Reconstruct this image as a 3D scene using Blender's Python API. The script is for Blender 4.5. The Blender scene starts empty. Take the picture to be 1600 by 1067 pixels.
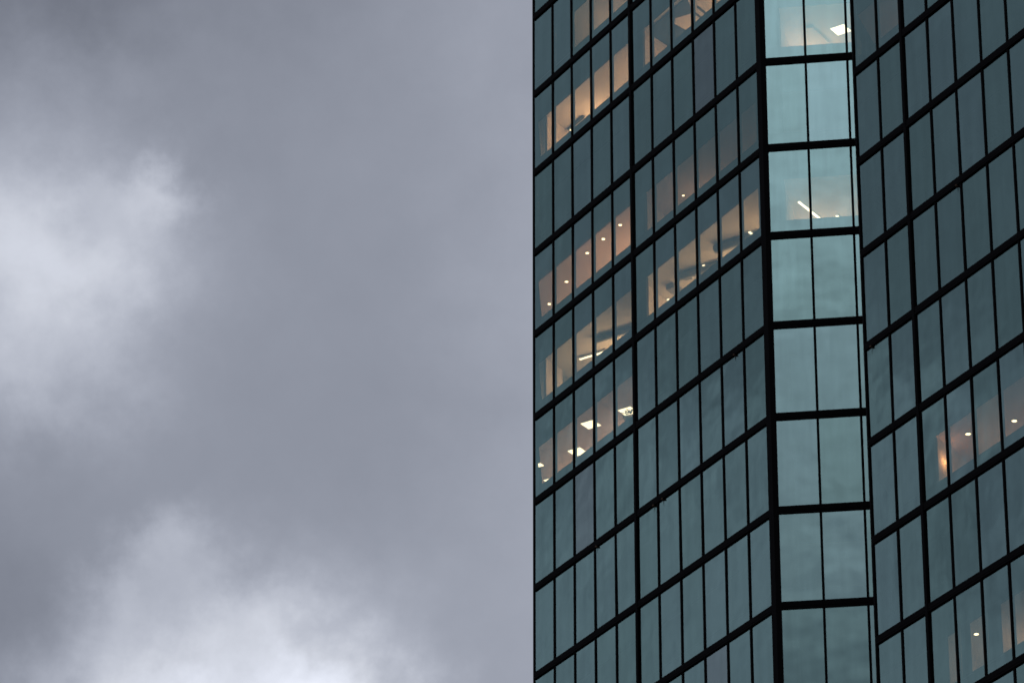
import bpy, math, random
from mathutils import Vector, Matrix
random.seed(7)
sc = bpy.context.scene
col = sc.collection
R = math.radians

# ------------------------------------------------------------------ camera
EYE = 1.6
cam_d = bpy.data.cameras.new('camera')
cam_d.lens = 157.556
cam_d.sensor_width = 36
cam_d.clip_start = 0.5
cam_d.clip_end = 8000
cam = bpy.data.objects.new('camera', cam_d)
col.objects.link(cam)
cam.matrix_world = Matrix.Translation((0, 0, EYE)) @ Matrix.Rotation(R(90 + 27.3855), 4, 'X') @ Matrix.Rotation(R(0.0687), 4, 'Z')
sc.camera = cam

# ------------------------------------------------------------------ node helper
class G:
    """tiny expression helper for shader node trees"""
    def __init__(s, tree):
        s.t = tree; s.n = tree.nodes; s.l = tree.links
    def new(s, kind, **kw):
        n = s.n.new(kind)
        for k, v in kw.items(): setattr(n, k, v)
        return n
    def put(s, sock, v):
        if isinstance(v, bpy.types.NodeSocket): s.l.new(v, sock)
        else: sock.default_value = v
    def m(s, op, *a, clamp=False):
        n = s.new('ShaderNodeMath', operation=op); n.use_clamp = clamp
        for i, v in enumerate(a): s.put(n.inputs[i], v)
        return n.outputs[0]
    def add(s, *a):
        r = a[0]
        for v in a[1:]: r = s.m('ADD', r, v)
        return r
    def mul(s, a, b): return s.m('MULTIPLY', a, b)
    def noise(s, vec, scale, detail=4, rough=.55, w=None):
        n = s.new('ShaderNodeTexNoise')
        if w is not None: n.noise_dimensions = '4D'; n.inputs['W'].default_value = w
        s.put(n.inputs['Vector'], vec)
        n.inputs['Scale'].default_value = scale; n.inputs['Detail'].default_value = detail
        n.inputs['Roughness'].default_value = rough
        return n.outputs['Fac']
    def mixc(s, f, a, b):
        n = s.new('ShaderNodeMix', data_type='RGBA')
        s.put(n.inputs[0], f); s.put(n.inputs[6], a); s.put(n.inputs[7], b)
        return n.outputs[2]

# ------------------------------------------------------------------ world: dusk overcast with broken cloud
SUN_AZ, SUN_EL = 118, 32
w = bpy.data.worlds.new('World'); sc.world = w; w.use_nodes = True
w.node_tree.nodes.clear()
g = G(w.node_tree)
sky = g.new('ShaderNodeTexSky', sky_type='NISHITA'); sky.sun_disc = False
sky.sun_elevation = R(SUN_EL); sky.sun_rotation = R(SUN_AZ)
bg_sky = g.new('ShaderNodeBackground'); g.l.new(sky.outputs[0], bg_sky.inputs[0]); bg_sky.inputs[1].default_value = .05
tc = g.new('ShaderNodeTexCoord')
D = tc.outputs['Generated']
sep = g.new('ShaderNodeSeparateXYZ'); g.l.new(D, sep.inputs[0])
dx, dy, dz = sep.outputs
DEG = 180 / math.pi
# azimuth and elevation in degrees, warped so that cloud edges are ragged
w1 = g.noise(D, 26, 5, .55, 1.3); w2 = g.noise(D, 26, 5, .55, 7.7)
w3 = g.noise(D, 90, 5, .6, 3.1);  w4 = g.noise(D, 90, 5, .6, 5.9)
AZ = g.add(g.mul(g.m('ARCTAN2', dx, dy), DEG), g.mul(g.m('SUBTRACT', w1, .5), 2.6), g.mul(g.m('SUBTRACT', w3, .5), 1.2))
EL = g.add(g.mul(g.m('ARCSINE', dz), DEG), g.mul(g.m('SUBTRACT', w2, .5), 2.2), g.mul(g.m('SUBTRACT', w4, .5), 1.1))
def blob(az, el, ra, re, amp, p=2.0):
    a = g.m('POWER', g.m('ABSOLUTE', g.m('DIVIDE', g.m('SUBTRACT', AZ, az), ra)), p)
    b = g.m('POWER', g.m('ABSOLUTE', g.m('DIVIDE', g.m('SUBTRACT', EL, el), re)), p)
    return g.mul(g.m('EXPONENT', g.mul(g.add(a, b), -1.0)), amp)
blobs = [  # azimuth, elevation, radii, gain
    (-7.1, 28.2, 1.9, 1.0, .30), (-5.35, 29.2, .55, .42, .19), (-6.0, 28.0, .9, .6, .08), (-7.0, 29.6, 1.6, 1.0, .06),
    (-6.9, 26.9, 1.5, .7, .12), (-6.0, 28.0, 2.2, 1.6, .05), (-3.4, 23.6, 2.0, .8, .05),
    (-4.4, 22.5, 2.0, 1.05, .52), (-2.35, 22.5, 1.0, 1.0, .46), (-4.75, 24.6, .5, .55, .15), (-5.6, 23.9, .6, .5, .12), (-3.7, 23.8, .7, .5, .10), (-2.6, 24.2, 2.2, 1.0, .05),
    (-7.6, 23.5, 1.7, 1.6, -.07), (-6.6, 32.0, 3.4, 1.2, -.11), (-3.6, 30.3, 1.5, 1.4, -.02),
    (.9, 27.5, 1.9, 9.0, .075),
    (-62, 23.2, 14.0, 2.6, .10), (-62, 29.0, 22.0, 5.0, -.065),
    (-61.3, 25.8, 1.6, 1.0, .085), (-64.7, 26.5, .9, .6, .09), (-65.6, 24.4, 1.0, 1.2, -.06), (-63.3, 27.6, .8, .6, .03),
    (-168, 32.3, 26.0, 6.7, 1.1), (-168.5, 27.2, 10, .9, -.10), (-168.5, 22.6, 10, .8, -.04),
]
fine = g.noise(D, 55, 6, .6, 2.2)
broad = g.noise(D, 9, 4, .5, 9.1)
lit = g.add(*[blob(*b) for b in blobs])
wisp = g.mul(g.m('SUBTRACT', fine, .5), g.m('MULTIPLY_ADD', g.m('MINIMUM', g.m('ABSOLUTE', lit), .30), .42, .04))
reflected = g.mul(blob(-62, 25.4, 10, 2.4, .40), g.m('SUBTRACT', g.noise(D, 48, 5, .55, 4.4), .5))
val = g.add(.293, g.mul(g.m('SUBTRACT', broad, .5), .10), wisp, reflected, lit)
val = g.m('MAXIMUM', val, .05)
cool = g.mixc(g.m('MULTIPLY_ADD', val, 2.2, -.4, clamp=True), (.933, 1.012, 1.245, 1), (.96, 1.005, 1.13, 1))
cm = g.new('ShaderNodeVectorMath', operation='SCALE'); g.l.new(cool, cm.inputs[0]); g.put(cm.inputs['Scale'], val)
bg_cl = g.new('ShaderNodeBackground'); g.l.new(cm.outputs[0], bg_cl.inputs[0]); bg_cl.inputs[1].default_value = 1.0
mx = g.new('ShaderNodeMixShader'); mx.inputs[0].default_value = .97
g.l.new(bg_sky.outputs[0], mx.inputs[1]); g.l.new(bg_cl.outputs[0], mx.inputs[2])
wo = g.new('ShaderNodeOutputWorld'); g.l.new(mx.outputs[0], wo.inputs[0])

# ------------------------------------------------------------------ sun behind the cloud
sl = bpy.data.lights.new('sun', 'SUN'); sl.energy = .5; sl.angle = R(12); sl.color = (1, .95, .88)
so = bpy.data.objects.new('sun', sl); col.objects.link(so)
sv = Vector((math.sin(R(SUN_AZ)) * math.cos(R(SUN_EL)), math.cos(R(SUN_AZ)) * math.cos(R(SUN_EL)), math.sin(R(SUN_EL))))
so.rotation_euler = sv.to_track_quat('Z', 'Y').to_euler()

vs = sc.view_settings
sc.display_settings.display_device = 'sRGB'
vs.view_transform = 'Standard'; vs.look = 'None'; vs.exposure = 0; vs.gamma = 1; vs.use_curve_mapping = False
sc.cycles.use_denoising = True
sc.cycles.max_bounces = 8; sc.cycles.transparent_max_bounces = 24
sc.cycles.caustics_reflective = False; sc.cycles.caustics_refractive = False
sc.cycles.filter_width = 1.6

# ------------------------------------------------------------------ materials
def mat(name):
    m = bpy.data.materials.new(name); m.use_nodes = True; m.node_tree.nodes.clear()
    q = G(m.node_tree); return m, q, q.new('ShaderNodeOutputMaterial')
def plain(name, c, rough=.6, var=.12, scale=3.0, metallic=0.0, bump=0.0, spec=.5):
    m, q, o = mat(name)
    t = q.new('ShaderNodeTexCoord'); p = q.new('ShaderNodeBsdfPrincipled')
    n = q.noise(t.outputs['Object'], scale, 5, .6)
    lo = tuple(v * (1 - var) for v in c) + (1,); hi = tuple(v * (1 + var) for v in c) + (1,)
    q.l.new(q.mixc(n, lo, hi), p.inputs['Base Color'])
    q.put(p.inputs['Roughness'], q.m('MULTIPLY_ADD', n, .2, rough - .1)); p.inputs['Metallic'].default_value = metallic; p.inputs['Specular IOR Level'].default_value = spec
    if bump:
        b = q.new('ShaderNodeBump'); b.inputs['Strength'].default_value = bump; q.l.new(n, b.inputs['Height']); q.l.new(b.outputs[0], p.inputs['Normal'])
    q.l.new(p.outputs[0], o.inputs[0]); return m
def tiled(name, c):
    m, q, o = mat(name); t = q.new('ShaderNodeTexCoord'); mp = q.new('ShaderNodeMapping'); mp.inputs['Rotation'].default_value = (0, 0, R(33.9))
    q.l.new(t.outputs['Object'], mp.inputs[0]); sp = q.new('ShaderNodeSeparateXYZ'); q.l.new(mp.outputs[0], sp.inputs[0])
    e = [q.m('LESS_THAN', q.m('PINGPONG', sp.outputs[i], .3), .010) for i in (0, 1)]
    ln = q.m('MAXIMUM', *e); n = q.noise(t.outputs['Object'], 1.2, 4, .6)
    p = q.new('ShaderNodeBsdfPrincipled'); p.inputs['Roughness'].default_value = .9
    base = q.mixc(n, tuple(v * .93 for v in c) + (1,), tuple(v * 1.05 for v in c) + (1,))
    q.l.new(q.mixc(q.mul(ln, .55), base, tuple(v * .3 for v in c) + (1,)), p.inputs['Base Color'])
    q.l.new(p.outputs[0], o.inputs[0]); return m
def emit(name, c, s):
    m, q, o = mat(name); e = q.new('ShaderNodeEmission'); e.inputs[0].default_value = (*c, 1); e.inputs[1].default_value = s
    q.l.new(e.outputs[0], o.inputs[0]); return m
def glass_mat(name='coated teal glass', t0=(.59, .935, .89, 1), t1=(.615, .93, .925, 1)):
    m, q, o = mat(name)
    t = q.new('ShaderNodeTexCoord'); oi = q.new('ShaderNodeObjectInfo')
    rnd = oi.outputs['Random']
    off = q.new('ShaderNodeVectorMath', operation='ADD'); q.l.new(t.outputs['Object'], off.inputs[0])
    k = q.new('ShaderNodeCombineXYZ'); q.put(k.inputs[0], q.mul(rnd, 37.0)); q.put(k.inputs[2], q.mul(rnd, 91.0)); q.l.new(k.outputs[0], off.inputs[1])
    wave = q.noise(off.outputs[0], .55, 2, .4)                  # slow pillowing of each pane
    b = q.new('ShaderNodeBump'); b.inputs['Strength'].default_value = .7; b.inputs['Distance'].default_value = .02
    q.l.new(wave, b.inputs['Height'])
    dirt = q.noise(off.outputs[0], 1.3, 5, .6)
    st = q.new('ShaderNodeVectorMath', operation='MULTIPLY'); q.l.new(off.outputs[0], st.inputs[0]); st.inputs[1].default_value = (3.2, 3.2, .22)
    run = q.noise(st.outputs[0], 1.0, 5, .6)                    # rain-washed streaks down the glass
    fr = q.new('ShaderNodeFresnel'); fr.inputs[0].default_value = 1.5
    fac = q.add(q.mul(fr.outputs[0], .9), .265, q.mul(q.m('SUBTRACT', rnd, .5), .022), q.mul(q.m('SUBTRACT', dirt, .5), .05), q.mul(q.m('SUBTRACT', run, .5), .10))
    gl = q.new('ShaderNodeBsdfGlossy'); gl.inputs['Roughness'].default_value = .03
    q.l.new(q.mixc(rnd, t0, t1), gl.inputs['Color'])
    q.l.new(b.outputs[0], gl.inputs['Normal'])
    tr = q.new('ShaderNodeBsdfTransparent'); tr.inputs[0].default_value = (.42, .44, .42, 1)
    mx = q.new('ShaderNodeMixShader'); q.put(mx.inputs[0], fac)
    q.l.new(tr.outputs[0], mx.inputs[1]); q.l.new(gl.outputs[0], mx.inputs[2]); q.l.new(mx.outputs[0], o.inputs[0])
    return m
def streak_mat():
    m, q, o = mat('rust streak'); t = q.new('ShaderNodeTexCoord'); sp = q.new('ShaderNodeSeparateXYZ'); q.l.new(t.outputs['Generated'], sp.inputs[0])
    n = q.noise(t.outputs['Object'], 25, 4, .6)
    d = q.new('ShaderNodeBsdfDiffuse'); d.inputs[0].default_value = (.03, .025, .02, 1); tr = q.new('ShaderNodeBsdfTransparent')
    mx = q.new('ShaderNodeMixShader'); q.put(mx.inputs[0], q.m('MULTIPLY', q.m('MULTIPLY', sp.outputs[2], n), 1.1, clamp=True))
    q.l.new(tr.outputs[0], mx.inputs[1]); q.l.new(d.outputs[0], mx.inputs[2]); q.l.new(mx.outputs[0], o.inputs[0]); return m
def clear_mat():
    m, q, o = mat('clear glass back'); tr = q.new('ShaderNodeBsdfTransparent'); tr.inputs[0].default_value = (1, 1, 1, 1)
    q.l.new(tr.outputs[0], o.inputs[0]); return m
M = dict(
    glass=glass_mat(), glass_odd=glass_mat('coated mauve glass', (.67, .88, .89, 1), (.70, .88, .91, 1)), clear=clear_mat(),
    metal=plain('dark bronze aluminium', (.0045, .004, .0045), .75, .25, 1.2, spec=.05),
    spandrel=plain('grey shadow box', (.02, .021, .023), .8, .1, spec=.1),
    spandrel_warm=plain('mauve shadow box', (.13, .08, .085), .9, .1),  # dim room glow put into the panel colour
    ceil=plain('painted ceiling', (.66, .60, .52), .9, .05, .8),
    ceil_pink=plain('rose ceiling', (.60, .46, .42), .9, .06, .8), ceil_tile=tiled('tiled rose ceiling', (.58, .46, .42)),
    ceil_dark=plain('charcoal ceiling', (.03, .031, .033), .9, .1, 1.0, spec=.1),  # shade of the unlit rooms put into the base colour
    ceil_raw=plain('raw ceiling', (.52, .48, .40), .9, .12, 1.6),
    slab=plain('concrete slab', (.25, .24, .23), .9, .15),
    wall=plain('plaster wall', (.55, .48, .40), .9, .06),
    core=plain('core wall', (.22, .2, .18), .9, .1),
    column=plain('column cladding', (.05, .05, .055), .8, .1),
    soffit=plain('dark soffit', (.025, .03, .032), .8, .1),
    duct=plain('galvanised duct', (.22, .22, .2), .55, .2, 4, .3),
    vent=plain('blue grey vent', (.04, .055, .08), .6, .2, 4),
    white=plain('white enamel', (.7, .68, .64), .5, .05),
    rust=plain('rust deposit', (.10, .055, .03), .9, .4, 30),
    streak=streak_mat(),
    leaf=plain('leaf', (.03, .05, .015), .6, .3, 8),
    pot=plain('clay pot', (.3, .15, .09), .8, .2),
    ground=plain('asphalt', (.05, .05, .052), .9, .2, .3),
    warm=emit('warm lamp', (1, .80, .48), 6), spot=emit('spot lens', (1, .74, .40), 9),
    tube=emit('tube lamp', (1, .80, .50), 6), orange=emit('orange lamp', (1, .45, .15), 5), yellow=emit('green yellow lamp', (.9, .85, .2), 6.0),
)

# ------------------------------------------------------------------ geometry helpers
class MB:
    def __init__(s): s.v = []; s.f = []; s.mi = []
    def prism(s, pts, z0, z1, mi=0):
        """pts: (x, y) polygon counter-clockwise; z0/z1 numbers"""
        n = len(pts); b = len(s.v)
        s.v += [(p[0], p[1], z0) for p in pts] + [(p[0], p[1], z1) for p in pts]
        s.f.append(tuple(range(b + n - 1, b - 1, -1))); s.f.append(tuple(range(b + n, b + 2 * n)))
        for i in range(n):
            j = (i + 1) % n; s.f.append((b + i, b + j, b + n + j, b + n + i))
        s.mi += [mi] * (n + 2); return s
    def fbox(s, F, u0, u1, d0, d1, z0, z1, mi=0):
        return s.prism([F(u0, d0), F(u1, d0), F(u1, d1), F(u0, d1)], z0, z1, mi)
    def tube(s, a, b, r, n=12, mi=0):
        a, b = Vector(a), Vector(b); ax = (b - a).normalized()
        x = ax.orthogonal().normalized(); y = ax.cross(x); k = len(s.v)
        for c in (a, b):
            s.v += [tuple(c + r * (math.cos(t) * x + math.sin(t) * y)) for t in [2 * math.pi * i / n for i in range(n)]]
        for i in range(n):
            j = (i + 1) % n; s.f.append((k + i, k + j, k + n + j, k + n + i))
        s.f.append(tuple(range(k + n - 1, k - 1, -1))); s.f.append(tuple(range(k + n, k + 2 * n)))
        s.mi += [mi] * (n + 2); return s
    def build(s, name, mats, parent=None, origin=None):
        """links the shape as one mesh; vertices are stored relative to origin"""
        o0 = Vector(origin) if origin is not None else (parent_world(parent) if parent else Vector((0, 0, 0)))
        me = bpy.data.meshes.new(name)
        me.from_pydata([tuple(Vector(v) - o0) for v in s.v], [], s.f); me.update()
        for m in (mats if isinstance(mats, list) else [mats]): me.materials.append(m)
        for p, i in zip(me.polygons, s.mi): p.material_index = i
        o = bpy.data.objects.new(name, me); col.objects.link(o)
        if parent:
            o.parent = parent; o.location = o0 - parent_world(parent)
        else: o.location = o0
        return o
def parent_world(o):
    v = Vector(o.location)
    while o.parent: o = o.parent; v += Vector(o.location)
    return v
def tag(o, label, cat, group=None):
    o['label'] = label; o['category'] = cat
    if group: o['group'] = group
    return o
def thing(name, loc, label, cat, group=None):
    o = bpy.data.objects.new(name, None); col.objects.link(o); o.location = loc; o.empty_display_size = .3
    return tag(o, label, cat, group)

# ------------------------------------------------------------------ plan of the tower (saw-tooth front)
H = 3.7
PW = 1.543
def ZT(k): return (25.33945 - k) * H + EYE        # centre of the transom above storey k
V2 = lambda x, y: Vector((x, y))
A0 = V2(.858, 159.052); P1 = V2(9.332, 144.020); C0 = V2(12.285, 138.607)
tA = (P1 - A0).normalized(); tB = V2(.9903, -.1391).normalized()
BE = P1 + tB * 4.74
CE = C0 + tA * (.09 + 11 * PW + .2)
tL = V2(-math.cos(R(87.2)), -math.sin(R(87.2))); LF = A0 - tL * (.1 + PW * 10)
BR = V2(34, 146); BL = V2(14, 184)
class Face:
    def __init__(s, p, q): s.p = p; s.t = (q - p).normalized(); s.n = V2(-s.t.y, s.t.x); s.len = (q - p).length
    def __call__(s, u, d): return s.p + s.t * u + s.n * d
    def at(s, u, d, z): v = s(u, d); return Vector((v.x, v.y, z))
FA, FB, FC, FL, FR = Face(A0, P1), Face(P1, BE), Face(C0, CE), Face(LF, A0), Face(BE, C0)
OUT = [LF, A0, P1, BE, C0, CE, BR, BL]
def inset(poly, d):
    r = []; n = len(poly)
    for i in range(n):
        a, b, c = poly[i - 1], poly[i], poly[(i + 1) % n]
        t1 = (b - a).normalized(); t2 = (c - b).normalized(); n1 = V2(-t1.y, t1.x); n2 = V2(-t2.y, t2.x)
        r.append(b + (n1 + n2) * (d / (1 + n1.dot(n2))))
    return r
K0, K1 = -3, 10                                    # storeys modelled pane by pane
KTOP, KBOT = -8, 25

tower = thing('office_tower', (12, 155, 0), 'tall dark framed teal glass office tower with a saw-tooth front and some lit floors', 'office tower')

# bays: face, mullion positions of its panes, storeys
A_M = [.06] + [.075 + PW * j for j in range(1, 5)] + [7.80] + [7.80 + PW * j for j in range(1, 6)] + [16.98]
B_M = [.13, 1.635, 3.19, 4.66]
C_M = [.05] + [PW * j - .01 for j in range(1, 12)] + [17.1]
BAYS = {'A1': (FA, A_M[0:6]), 'A2': (FA, A_M[5:12]), 'B': (FB, B_M), 'C1': (FC, C_M[0:3]), 'C2': (FC, C_M[2:9])}
HEAD, SILL = 1.25, 3.0

def glass_pane(F, u0, u1, z0, z1, parent, gm='glass'):
    b = MB(); c = [F(u0, 0), F(u1, 0), F(u1, .016), F(u0, .016)]
    b.prism(c, z0, z1, 1)
    b.mi = [1, 1, 0, 1, 1, 1]                       # only the outer face is coated
    o = b.build('glass_pane', [M[gm], M['clear']], parent, origin=F.at((u0 + u1) / 2, 0, (z0 + z1) / 2))
    # panes never hang perfectly true: each leans a hair differently
    o.rotation_euler = (random.gauss(0, .0016), random.gauss(0, .0016), random.gauss(0, .0016))
    return o
ODD = {('A2', 8, 3), ('A2', 1, 3), ('A1', 5, 2)}     # replaced panes of a mauver coating
def window(F, ms, s, key=''):
    z1, z0 = ZT(s) - .135, ZT(s + 1) + .135
    f = MB(); HB = .045 if F is FB else .043
    for i in range(1, len(ms) - 1):
        f.fbox(F, ms[i] - HB, ms[i] + HB, -.038, .12, z0, z1)
    wn = None
    if len(ms) > 2 or True:
        # head and sill beads close the frame
        f.fbox(F, ms[0] + .04, ms[-1] - .04, .03, .10, z0 - .03, z0 + .02)
        f.fbox(F, ms[0] + .04, ms[-1] - .04, .03, .10, z1 - .02, z1 + .03)
    wn = f.build('window', M['metal'], tower, origin=F.at((ms[0] + ms[-1]) / 2, 0, (z0 + z1) / 2))
    for i in range(len(ms) - 1):
        glass_pane(F, ms[i] + .02, ms[i + 1] - .02, z0 - .02, z1 + .02, wn, 'glass_odd' if (key, s, i) in ODD else 'glass')
    return wn
for s in range(K0, K1 + 1):
    for key, (F, ms) in BAYS.items(): window(F, ms, s, key)
ms_L = [.06 + PW * j for j in range(10)] + [FL.len - .06]
def span(F, ms, name, z0, z1):
    b = MB()
    for i in range(len(ms) - 1): b.fbox(F, ms[i], ms[i + 1], .0, .016, z0, z1)
    b.mi = sum([[1, 1, 0, 1, 1, 1] for _ in range(len(ms) - 1)], [])
    for i in range(1, len(ms) - 1): b.fbox(F, ms[i] - .036, ms[i] + .036, -.028, .12, z0, z1, 2)
    return b.build(name, [M['glass'], M['clear'], M['metal']], tower, origin=F.at(F.len / 2, 0, z0))
for F, ms in ((FL, ms_L), (FR, [.1, FR.len / 3, FR.len * 2 / 3, FR.len - .06])):
    for s in range(K0, K1 + 1): span(F, ms, 'return_glazing', ZT(s + 1) + .135, ZT(s) - .135)

# transoms: an upper cap, a shadow groove and a lower cap
def transom(F, u0, u1, k, out=1.0):
    z = ZT(k); b = MB()
    b.fbox(F, u0, u1, -.062 * out, .11, z - .055, z + .14)
    b.fbox(F, u0 + .002, u1 - .002, -.040 * out, .10, z - .075, z - .055)
    b.fbox(F, u0, u1, -.070 * out, .11, z - .14, z - .075)
    return b.build('transom', M['metal'], tower, origin=F.at((u0 + u1) / 2, 0, z))
for k in range(K0, K1 + 2):
    transom(FA, .10, 7.72, k); transom(FA, 7.88, 16.96, k); transom(FB, .15, 4.70, k)
    transom(FC, .07, 3.00, k); transom(FC, 3.16, 12.24, k); transom(FC, 12.4, 17.2, k)
    transom(FL, .1, FL.len - .09, k, .2); transom(FR, .1, FR.len - .08, k)
ZL, ZH = ZT(K1 + 1) - .14, ZT(K0) + .14
# heavy mullions at the structural bays and posts at the corners
def heavy(F, u, wd=.075, pr=-.078):
    return MB().fbox(F, u - wd, u + wd, pr, .14, ZT(KBOT), ZT(KTOP)).build('heavy_mullion', M['metal'], tower, origin=F.at(u, 0, ZT(KBOT)))
heavy(FA, 7.80); heavy(FC, C_M[2]); heavy(FC, C_M[8])
def post(F1, l1, F2, l2, pr, name='corner_post', dep=.14):
    """F1 ends and F2 starts at the corner; l1, l2 = face widths"""
    c = F2.p; n1, n2 = F1.n, F2.n
    tip = c - (n1 + n2) * (pr / (1 + n1.dot(n2))); inn = c + (n1 + n2) * (dep / (1 + n1.dot(n2)))
    e = F1.len
    pts = [F1(e - l1, -pr), tip, F2(l2, -pr), F2(l2, dep), inn, F1(e - l1, dep)]
    return MB().prism(pts, ZT(KBOT), ZT(KTOP)).build(name, M['metal'], tower, origin=(c.x, c.y, ZT(KBOT)))
post(FA, .27, FB, .15, .078)
post(FL, .09, FA, .10, .03)
post(FR, .08, FC, .07, .05)
# hidden concave corner between the bright face and the return
MB().prism([FB(4.62, -.02), FB(4.74, -.02), FR(.12, -.02), FR(.12, .2), FB(4.62, .2)], ZT(KBOT), ZT(KTOP)).build('corner_post', M['metal'], tower)

# shadow boxes behind the glass between one ceiling and the next sill
WARM = {('A1', 2)}  # bays whose panel colour carries painted room glow
for k in range(K0, K1 + 2):
    for key, (F, ms) in BAYS.items():
        u0, u1 = ms[0] + .05, ms[-1] - .05
        MB().fbox(F, u0, u1, .15, .20, ZT(k) - HEAD, ZT(k) + H - SILL).build('spandrel_panel', M['spandrel_warm' if (key, k) in WARM else 'spandrel'], tower, origin=F.at((u0 + u1) / 2, .15, ZT(k)))
# columns and corner jambs inside the glass
for F, u0, u1 in ((FA, 7.52, 8.46), (FC, 2.86, 3.66)):
    MB().fbox(F, u0, u1, .16, .26, ZL, ZH).build('column', M['column'], tower, origin=F.at(u0, .2, ZL))
MB().prism([FA(16.52, .16), FA(17.1, .16), FB(.12, .16), FB(.68, .16), FB(.68, .9), FA(16.52, .95)], ZL, ZH).build('column', M['column'], tower, origin=FA.at(17, .2, ZL))
# slabs with their ceilings
SL = inset(OUT, .22)
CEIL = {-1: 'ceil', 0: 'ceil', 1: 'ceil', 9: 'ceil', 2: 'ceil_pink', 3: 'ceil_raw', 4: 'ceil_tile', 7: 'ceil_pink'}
for k in range(K0, K1 + 2):
    z = ZT(k)
    sb = MB().prism(SL, z - HEAD + .04, z - .25).build('floor_slab', M['slab'], tower, origin=(12, 155, z))
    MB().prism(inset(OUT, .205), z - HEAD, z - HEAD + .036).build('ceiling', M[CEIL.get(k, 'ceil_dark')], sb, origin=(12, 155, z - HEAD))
core = [FA(-9, 7), FA(15.6, 7), FC(.4, 7), FC(16, 7), V2(31, 145), V2(14, 180)]
MB().prism(core, ZT(KBOT), ZT(KTOP)).build('core_wall', M['core'], tower, origin=(12, 160, ZT(KBOT)))
# partitions follow the building grid, turned 26.6 degrees from the facade
GA = R(26.6)
gx = tA * math.cos(GA) + FA.n * math.sin(GA); gy = -tA * math.sin(GA) + FA.n * math.cos(GA)
def partition(p, d, L, k, th=.1, m='wall', name='partition_wall'):
    q = V2(-d.y, d.x) * th / 2; e = p + d * L
    return MB().prism([p - q, e - q, e + q, p + q][::-1] if False else [p + q, p - q, e - q, e + q], ZT(k + 1) - .249, ZT(k) - HEAD - .001).build(name, M[m], tower, origin=(p.x, p.y, ZT(k + 1)))
for k in (-2, -1, 0, 1, 2, 3, 4):
    partition(FA(8.0, .27), gy, 7.5, k)
for k in (0, 1, 2, 3):
    partition(FA(17.0, .98), V2(math.cos(R(78)), math.sin(R(78))), 8, k)
for k in (2, 7, 9):
    partition(FC(3.6, .27), gy, 7.5, k)
for k in (0, 1, 2, 3):                              # between the bright face and the right wing
    partition(FB(4.5, .25), V2(math.cos(R(52)), math.sin(R(52))), 7, k)
# plain storeys below and above the frame
for z0, z1, name, kk in ((ZT(KBOT), ZL, 'lower_storeys', range(K1 + 2, KBOT)), (ZH, ZT(KTOP), 'upper_storeys', range(KTOP + 1, K0))):
    b = MB().prism(inset(OUT, .02), z0 + .01, z1 - .01, 0)
    for k in kk:
        for F, e in ((FA, .3), (FB, .2), (FC, .1), (FR, .1)): b.fbox(F, .1, F.len - e, -.06, .1, ZT(k) - .14, ZT(k) + .14, 1)
    for F, ms in ((FA, A_M[1:-1]), (FB, B_M[1:-1]), (FC, C_M[1:-1])):
        for u in ms: b.fbox(F, u - .036, u + .036, -.028, .1, z0, z1, 1)
    b.build(name, [M['glass'], M['metal']], tower, origin=(12, 155, z0))
MB().prism([CE, BR, BR + (BL - BR) * .001, CE + V2(-.1, .2)], ZL, ZH).build('rear_wall', M['spandrel'], tower)
MB().prism([BR, BL, BL - V2(.3, .3), BR - V2(.3, .3)], ZL, ZH).build('rear_wall', M['spandrel'], tower)
MB().prism([BL, LF, LF + V2(.3, -.1), BL + V2(.1, -.4)], ZL, ZH).build('rear_wall', M['spandrel'], tower)
MB().prism(inset(OUT, -.12), ZT(KTOP), ZT(KTOP) + .9).build('parapet', M['metal'], tower)
MB().prism(inset(OUT, -.05), 0, ZT(KBOT)).build('plinth', M['slab'], tower)

# little anchors under the transoms, with the rust they have bled on to the glass
def anchor(F, u, k, run=.28):
    z = ZT(k) - .14
    b = MB().fbox(F, u - .035, u + .035, -.09, -.02, z - .05, z + .02)
    b.tube(F.at(u, -.09, z - .02), F.at(u, -.12, z - .04), .014, 10)
    a = b.build('anchor', M['rust'], tower, origin=F.at(u, 0, z))
    MB().prism([F(u - .03, -.006), F(u + .03, -.006), F(u + .03, -.003), F(u - .03, -.003)], z - run, z).build('rust_streak', M['streak'], a, origin=F.at(u, 0, z))
for F, u, k in ((FA, 14.93, 5), (FA, 9.75, 6), (FA, 9.1, 6), (FA, 4.9, 6), (FC, 5.97, 5), (FC, .45, 6)):
    anchor(F, u, k)

# ------------------------------------------------------------------ lamps and other things in the rooms
GAIN = {-1: 15, 0: 9.5, 1: 2.6, 2: 14.5, 3: 11, 4: 15, 7: 5.5, 9: 17}
WARM_C = (1, .55, .28); PINK_C = (1, .56, .29); GOLD_C = (1, .60, .32)
def room_light(parent, F, u, d, k, drop, power, c=WARM_C, r=.35):
    l = bpy.data.lights.new('lamp_light', 'POINT'); l.energy = power * GAIN.get(k, 8); l.color = c; l.shadow_soft_size = r
    o = bpy.data.objects.new('lamp_light', l); col.objects.link(o)
    o.location = F.at(u, d, ZT(k) - drop) - parent_world(parent); o.parent = parent
    return o
def zc(k): return ZT(k) - HEAD
def downlight(F, u, d, k, label, r=.075, group=None, m='spot'):
    p = F.at(u, d, zc(k)); t = thing('downlight', p, label, 'downlight', group)
    MB().tube(p + Vector((0, 0, -.018)), p + Vector((0, 0, -.001)), r * 1.35, 20).build('rim', M['white'], t)
    MB().tube(p + Vector((0, 0, -.026)), p + Vector((0, 0, -.017)), r, 20).build('lens', M[m], t)
    return t
def sq(F, u, d, half, hl=None):
    c = F(u, d); hl = hl or half
    return [c - gx * hl - gy * half, c + gx * hl - gy * half, c + gx * hl + gy * half, c - gx * hl + gy * half]
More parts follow.
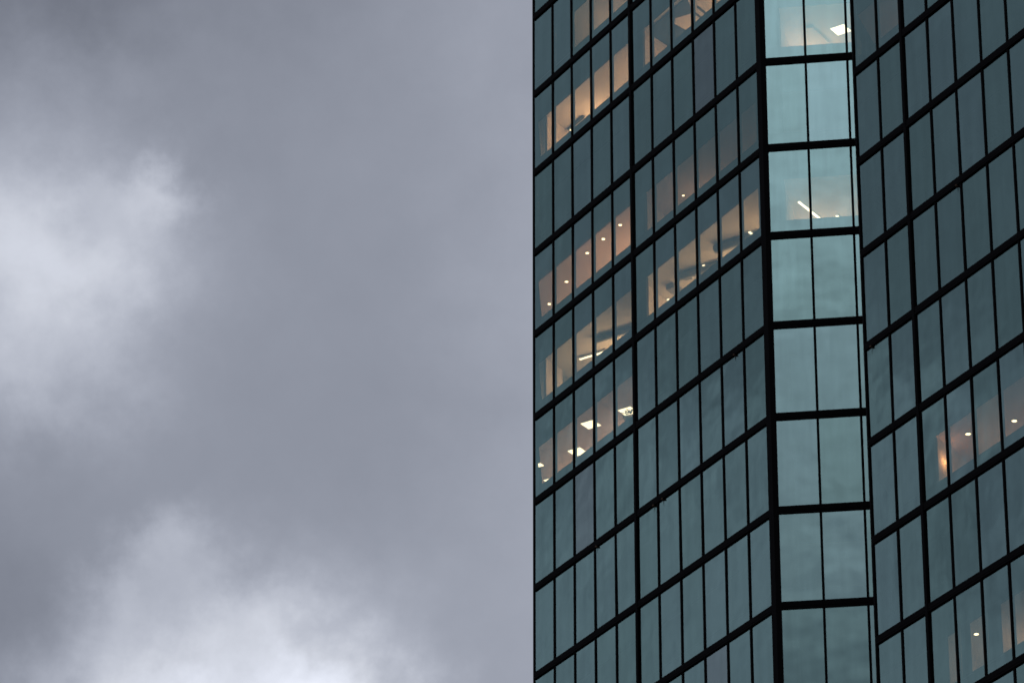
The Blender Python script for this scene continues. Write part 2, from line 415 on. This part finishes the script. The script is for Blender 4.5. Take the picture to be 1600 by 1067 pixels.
def panel(F, u, d, k, label, half=.29, group=None):
    p = F.at(u, d, zc(k)); t = thing('light_panel', p, label, 'ceiling light', group)
    MB().prism(sq(F, u, d, half + .02), p.z - .02, p.z - .002).build('frame', M['white'], t)
    MB().prism(sq(F, u, d, half), p.z - .03, p.z - .021).build('diffuser', M['warm'], t)
    return t
def tube_lamp(F, u, d, k, along, L, label, drop=.12, group=None):
    c = F(u, d); e = c + along * L; z = zc(k) - drop
    t = thing('tube_light', (c.x, c.y, z), label, 'tube light', group)
    q = V2(-along.y, along.x) * .05
    MB().prism([c + q, c - q, e - q, e + q], z + .011, z + .06).build('housing', M['white'], t)
    q = q * .9
    MB().prism([c + q, c - q, e - q, e + q], z - .02, z + .01).build('diffuser', M['tube'], t)
    hg = MB()
    for f in (.15, .85):
        h = c + along * L * f; hg.tube((h.x, h.y, z + .06), (h.x, h.y, z + drop), .008, 6)
    hg.build('hanger', M['duct'], t)
    return t

# left face, upper storey at the frame's top: one greenish lamp
t = tube_lamp(FA, 3.0, 1.6, -1, gy, .35, 'thin greenish yellow tube light behind the top storey of the left face', .05)
t.children[1].data.materials[0] = M['yellow']
room_light(t, FA, 3.6, 3.0, -1, 2.7, 14)
# left face, first bay, storey with the long beige ceiling
partition(FA(.70, .21), gy, 6.0, 0)
def track(F, k):
    p = F.at(.45, 1.5, zc(k)); t = thing('track_light', p, 'dark track with two small bright spots under the long beige ceiling', 'track light')
    MB().fbox(F, .28, 1.5, 1.44, 1.56, p.z - .10, p.z - .002).build('track', M['soffit'], t)
    for u in (.47, .74):
        h = F.at(u, 1.50, p.z - .10)
        hd = MB().tube(h + Vector((0, 0, -.07)), h + Vector((0, 0, .0)), .05, 14).build('spot_head', M['white'], t)
        MB().tube(h + Vector((0, 0, -.082)), h + Vector((0, 0, -.071)), .042, 14).build('lens', M['spot'], hd)
    return t
t = track(FA, 0)
room_light(t, FA, 2.2, 2.2, 0, 2.5, 34); room_light(t, FA, 6.0, 2.6, 0, 2.7, 22); room_light(t, FA, -2.8, 2.6, 0, 2.8, 6)
# left face, first bay, rose storey with five downlights
names = ['round downlight at the far left corner of the rose ceiling', 'round downlight second from the left corner on the rose ceiling',
         'round downlight in the middle of the row of five on the rose ceiling', 'round downlight just right of the middle of the rose ceiling',
         'round downlight beside the heavy mullion on the rose ceiling']
for (u, d), nm in zip([(-1.33, 1.50), (.67, 1.15), (3.17, .66), (4.49, .62), (5.80, .62)], names):
    t = downlight(FA, u, d, 2, nm, .07, 'downlights on the rose ceiling of the left face')
    room_light(t, FA, u, d + 2.0, 2, 2.75, 9, PINK_C)
# left face, first bay, raw ceiling with a slanting tube
t = tube_lamp(FA, 1.42, 1.30, 3, gx, 1.3, 'long slanting tube light crossing two panes in the left bay')
room_light(t, FA, 3.0, 2.6, 3, 2.7, 42, GOLD_C); room_light(t, FA, -1.4, 2.8, 3, 2.8, 4, GOLD_C)
partition(FA(.55, .21), gy, 1.2, 3)
# left face, first bay, light panels
for u, d, nm in ((2.88, .93, 'square light panel cut by a mullion, brightest in the middle of the left bay'),
                 (.52, 1.71, 'square light panel lowest of the bright pair in the left bay'),
                 (4.60, 1.60, 'square light panel with dark leaves in front of it'),
                 (-1.27, .99, 'small triangle of a light panel in the leftmost pane'),
                 (-2.34, 2.0, 'sliver of a light panel low in the leftmost pane')):
    t = panel(FA, u, d, 4, nm, .29 if u > 0 else .13, 'square light panels in the lowest lit storey of the left bay')
    room_light(t, FA, u + .5, d + 1.9, 4, 2.75, 7, PINK_C)
# the plant whose leaves show against the third panel
def plant(F, u, d, k):
    zf = ZT(k + 1) - .249; p = F.at(u, d, zf)
    t = thing('potted_plant', p, 'tall indoor plant whose dark leaves cross a lit ceiling panel', 'plant')
    MB().tube(p, p + Vector((0, 0, .4)), .2, 16).build('pot', M['pot'], t)
    top = F.at(u, d, zc(k) - .36)
    st = MB()
    for i in range(4):
        a = Vector((random.uniform(-.12, .12), random.uniform(-.12, .12), 0)); st.tube(p + a * .4 + Vector((0, 0, .4)), top + a, .012, 7)
    st.build('stem', M['leaf'], t)
    lf = MB()
    for i in range(46):
        a = random.uniform(0, 6.283); e = random.uniform(-.3, 1.1); L = random.uniform(.16, .30)
        s0 = top + Vector((random.uniform(-.14, .14), random.uniform(-.14, .14), random.uniform(-.25, .12)))
        dr = Vector((math.cos(a) * math.cos(e), math.sin(a) * math.cos(e), math.sin(e))); sd = dr.cross(Vector((0, 0, 1))).normalized() * .035
        b0 = len(lf.v); up = Vector((0, 0, .015))
        lf.v += [tuple(s0), tuple(s0 + dr * L * .5 + sd + up), tuple(s0 + dr * L), tuple(s0 + dr * L * .5 - sd + up)]
        lf.f += [(b0, b0 + 1, b0 + 2, b0 + 3)]; lf.mi += [0]
    lf.build('foliage', M['leaf'], t)
plant(FA, 4.85, 1.46, 4)
# second bay of the left face, top storey: pieces of dropped soffit under a lit ceiling
t = thing('dropped_soffit', FA.at(9.5, .9, zc(0)), 'dark angular dropped soffit hanging below the lit ceiling of the top storey', 'soffit')
MB().prism([FA(*p) for p in [(8.27, .78), (8.95, .37), (11.35, .40), (11.0, .8), (10.52, 1.16), (9.84, .78), (9.47, 1.01), (9.13, 2.1), (7.75, 2.1)]], zc(0) - .05, zc(0) - .002).build('board', M['soffit'], t)
b = MB()
for p in ((10.40, 1.67), (10.76, 1.67)):
    a = FA(*p) - gy * .6; e = FA(*p) + gy * .8; q = gx * .03
    b.prism([a - q, a + q, e + q, e - q], zc(0) - .06, zc(0) - .002)
b.build('rail', M['soffit'], t)
t = downlight(FA, 8.56, 1.62, 0, 'faint small downlight under the dropped soffit', .03)
room_light(t, FA, 9.6, 2.8, 0, 2.6, 24); room_light(t, FA, 13.0, 2.8, 0, 2.6, 24)
# second bay, dim storey
t = downlight(FA, 9.05, 1.54, 2, 'single small downlight in the dim storey right of the heavy mullion', .05)
room_light(t, FA, 9.6, 2.6, 2, 2.7, 6, PINK_C); room_light(t, FA, 14.5, 3.0, 2, 2.8, .8, PINK_C)
# second bay, bright storey with tubes, ducts and a vent
for (u, d), nm in zip([(7.32, 1.78), (10.36, 1.52), (13.46, 1.64)], ['tip of a tube light just above the sill right of the heavy mullion',
        'short bright end of a tube light in the middle of the duct filled storey', 'end of a tube light nearest the main corner post']):
    t = tube_lamp(FA, u + .1, d - .02, 3, gy, 1.3, nm, .06, 'tube lights in the duct filled storey')
    room_light(t, FA, u + .9, d + 1.2, 3, 2.6, 23, GOLD_C)
def duct(p, along, L, z, wd, ht, label, kind):
    e = p + along * L; q = V2(-along.y, along.x) * wd / 2
    t = thing('air_duct', (p.x, p.y, z), label, 'air duct', 'ducts under the open ceiling')
    if kind == 'round':
        MB().tube((p.x, p.y, z), (e.x, e.y, z), wd / 2, 24).build('pipe', M['duct'], t)
    else:
        MB().prism([p + q, p - q, e - q, e + q], z - ht / 2, z + ht / 2).build('pipe', M['duct'], t)
    b = MB(); n = max(2, int(L / .6)); qq = q * 1.08
    for i in range(n):
        c = p + along * (L * (i + .5) / n); s = along * .02
        if kind == 'round': b.tube((c.x - s.x, c.y - s.y, z), (c.x + s.x, c.y + s.y, z), wd / 2 * 1.07, 24)
        else: b.prism([c - s + qq, c - s - qq, c + s - qq, c + s + qq], z - ht / 2 - .015, z + ht / 2 + .015)
    b.build('flange', M['duct'], t)
    hs = MB()
    for f in (.2, .8):
        c = p + along * L * f; hs.tube((c.x, c.y, z + ht / 2 - .02), (c.x, c.y, zc(3)), .01, 6)
    hs.build('hanger', M['duct'], t)
    return t
duct(FA(9.2, 1.05), gx, 2.2, zc(3) - .16, .30, .26, 'grey ribbed duct left of the middle tube light', 'round')
duct(FA(11.9, 1.15), gx, 2.6, zc(3) - .16, .34, .26, 'grey ribbed duct between the middle tube light and the corner post', 'round')
duct(FA(8.5, 1.2), gy, 1.2, zc(3) - .14, .34, .22, 'flat grey duct beside the blue vent', 'box')
duct(FA(3.1, 1.0), gx, 2.2, zc(3) - .13, .24, .24, 'grey ribbed duct above the slanting tube light of the left bay', 'round')
duct(FA(-.2, .9), gy, 1.3, zc(3) - .12, .5, .2, 'flat dark duct in the two leftmost panes beside the slanting tube light', 'box')
def vent(F, u, d, k):
    p = F.at(u, d, zc(k)); t = thing('air_vent', p, 'square blue grey grille vent among the ducts', 'vent')
    MB().prism(sq(F, u, d, .20), p.z - .05, p.z - .002).build('frame', M['white'], t)
    b = MB()
    for i in range(5):
        o = -.14 + .07 * i; c = F(u, d) + gx * o; b.prism([c - gx * .02 - gy * .17, c + gx * .02 - gy * .17, c + gx * .02 + gy * .17, c - gx * .02 + gy * .17], p.z - .065, p.z - .051)
    b.build('grille', M['vent'], t)
vent(FA, 9.25, 1.5, 3)
# bright face
t = panel(FB, 2.88, 2.06, 1, 'square light panel in the bright narrow face at the top', .29)
room_light(t, FB, 2.9, 3.6, 1, 2.6, 34); room_light(t, FB, 1.5, 3.0, 1, 2.4, 22)
b = thing('ceiling_beam', FB.at(1.7, 1.8, zc(1)), 'pale slanting ceiling beam left of the square panel in the bright face', 'beam')
MB().prism([FB(1.60, 1.6), FB(1.85, 1.6), FB(2.55, 3.3), FB(2.30, 3.3)], zc(1) - .12, zc(1) - .002).build('board', M['ceil'], b)
t = tube_lamp(FB, 1.08, 1.86, 3, gy, 1.6, 'long slanting tube light in the bright narrow face', .06)
room_light(t, FB, 1.7, 3.6, 3, 2.6, 9)
t = tube_lamp(FB, 2.40, 3.12, 3, gy, 1.4, 'short tip of a tube light right of the long tube in the bright face', .06)
room_light(t, FB, 3.2, 3.6, 3, 2.6, 4)
# right wing
room_light(tower, FC, 1.2, 3.2, 2, 2.7, 2.2, PINK_C)
t = downlight(FC, 4.42, 1.02, 7, 'round downlight in the right wing beside the orange wall lamp', .085, 'downlights of the right wing')
room_light(t, FC, 5.0, 3.0, 7, 2.8, 8, PINK_C)
t = downlight(FC, 6.00, 1.80, 7, 'round downlight near the right edge of the picture', .085, 'downlights of the right wing')
room_light(t, FC, 7.4, 3.0, 7, 2.8, 8, PINK_C)
t = downlight(FC, 4.53, .86, 9, 'lone yellowish downlight in the lowest lit storey of the right wing', .08, 'downlights of the right wing')
room_light(t, FC, 5.2, 3.0, 9, 2.8, 5, PINK_C)
p = FC.at(3.47, .72, ZT(7) - 2.0)
t = thing('wall_lamp', p, 'glowing orange wall lamp on the partition beside the heavy mullion of the right wing', 'wall lamp')
MB().tube(p + Vector((0, 0, -.05)), p + Vector((0, 0, .07)), .045, 14).build('shade', M['orange'], t)
MB().tube(p + Vector((0, 0, .02)), p + Vector((gx.x * -.08, gx.y * -.08, .02)), .015, 8).build('bracket', M['white'], t)
room_light(t, FC, 3.62, .75, 7, 2.0, 3.0, (1, .42, .14), .05)

# dark sheets added behind some lit panes to hold back the room light
def blind(F, u0, u1, k, label, group):
    z1, z0 = ZT(k) - 1.12, ZT(k + 1) + .62
    t = thing('roller_blind', F.at((u0 + u1) / 2, .135, z0), label, 'roller blind', group)
    MB().fbox(F, u0, u1, .130, .136, z0 + .03, z1).build('fabric', M['soffit'], t)
    MB().fbox(F, u0, u1, .126, .140, z0, z0 + .03).build('bottom_bar', M['duct'], t)
    return t
for i, (u0, u1) in enumerate(((3.14, 3.95), (4.66, 5.22), (6.2, 6.96))):
    blind(FC, u0, u1, 9, ['dark blind just right of the heavy mullion in the right wing',
        'dark blind left of the lone yellowish downlight in the right wing', 'dark blind nearest the right picture edge, below the two bright downlights'][i], 'blinds of the right wing')
for i, (u0, u1) in enumerate(((.12, 1.58), (1.66, 3.12))):
    blind(FA, u0, u1, -1, ['dark blind filling the corner pane of the topmost left storey', 'dark blind in the second pane of the topmost left storey'][i], 'blinds of the top left storey')

# ------------------------------------------------------------------ ground
gm = bpy.data.meshes.new('ground'); S = 3000
gm.from_pydata([(-S, -S, 0), (S, -S, 0), (S, S, 0), (-S, S, 0)], [], [(0, 1, 2, 3)]); gm.materials.append(M['ground'])
go = bpy.data.objects.new('ground', gm); col.objects.link(go); go['kind'] = 'structure'
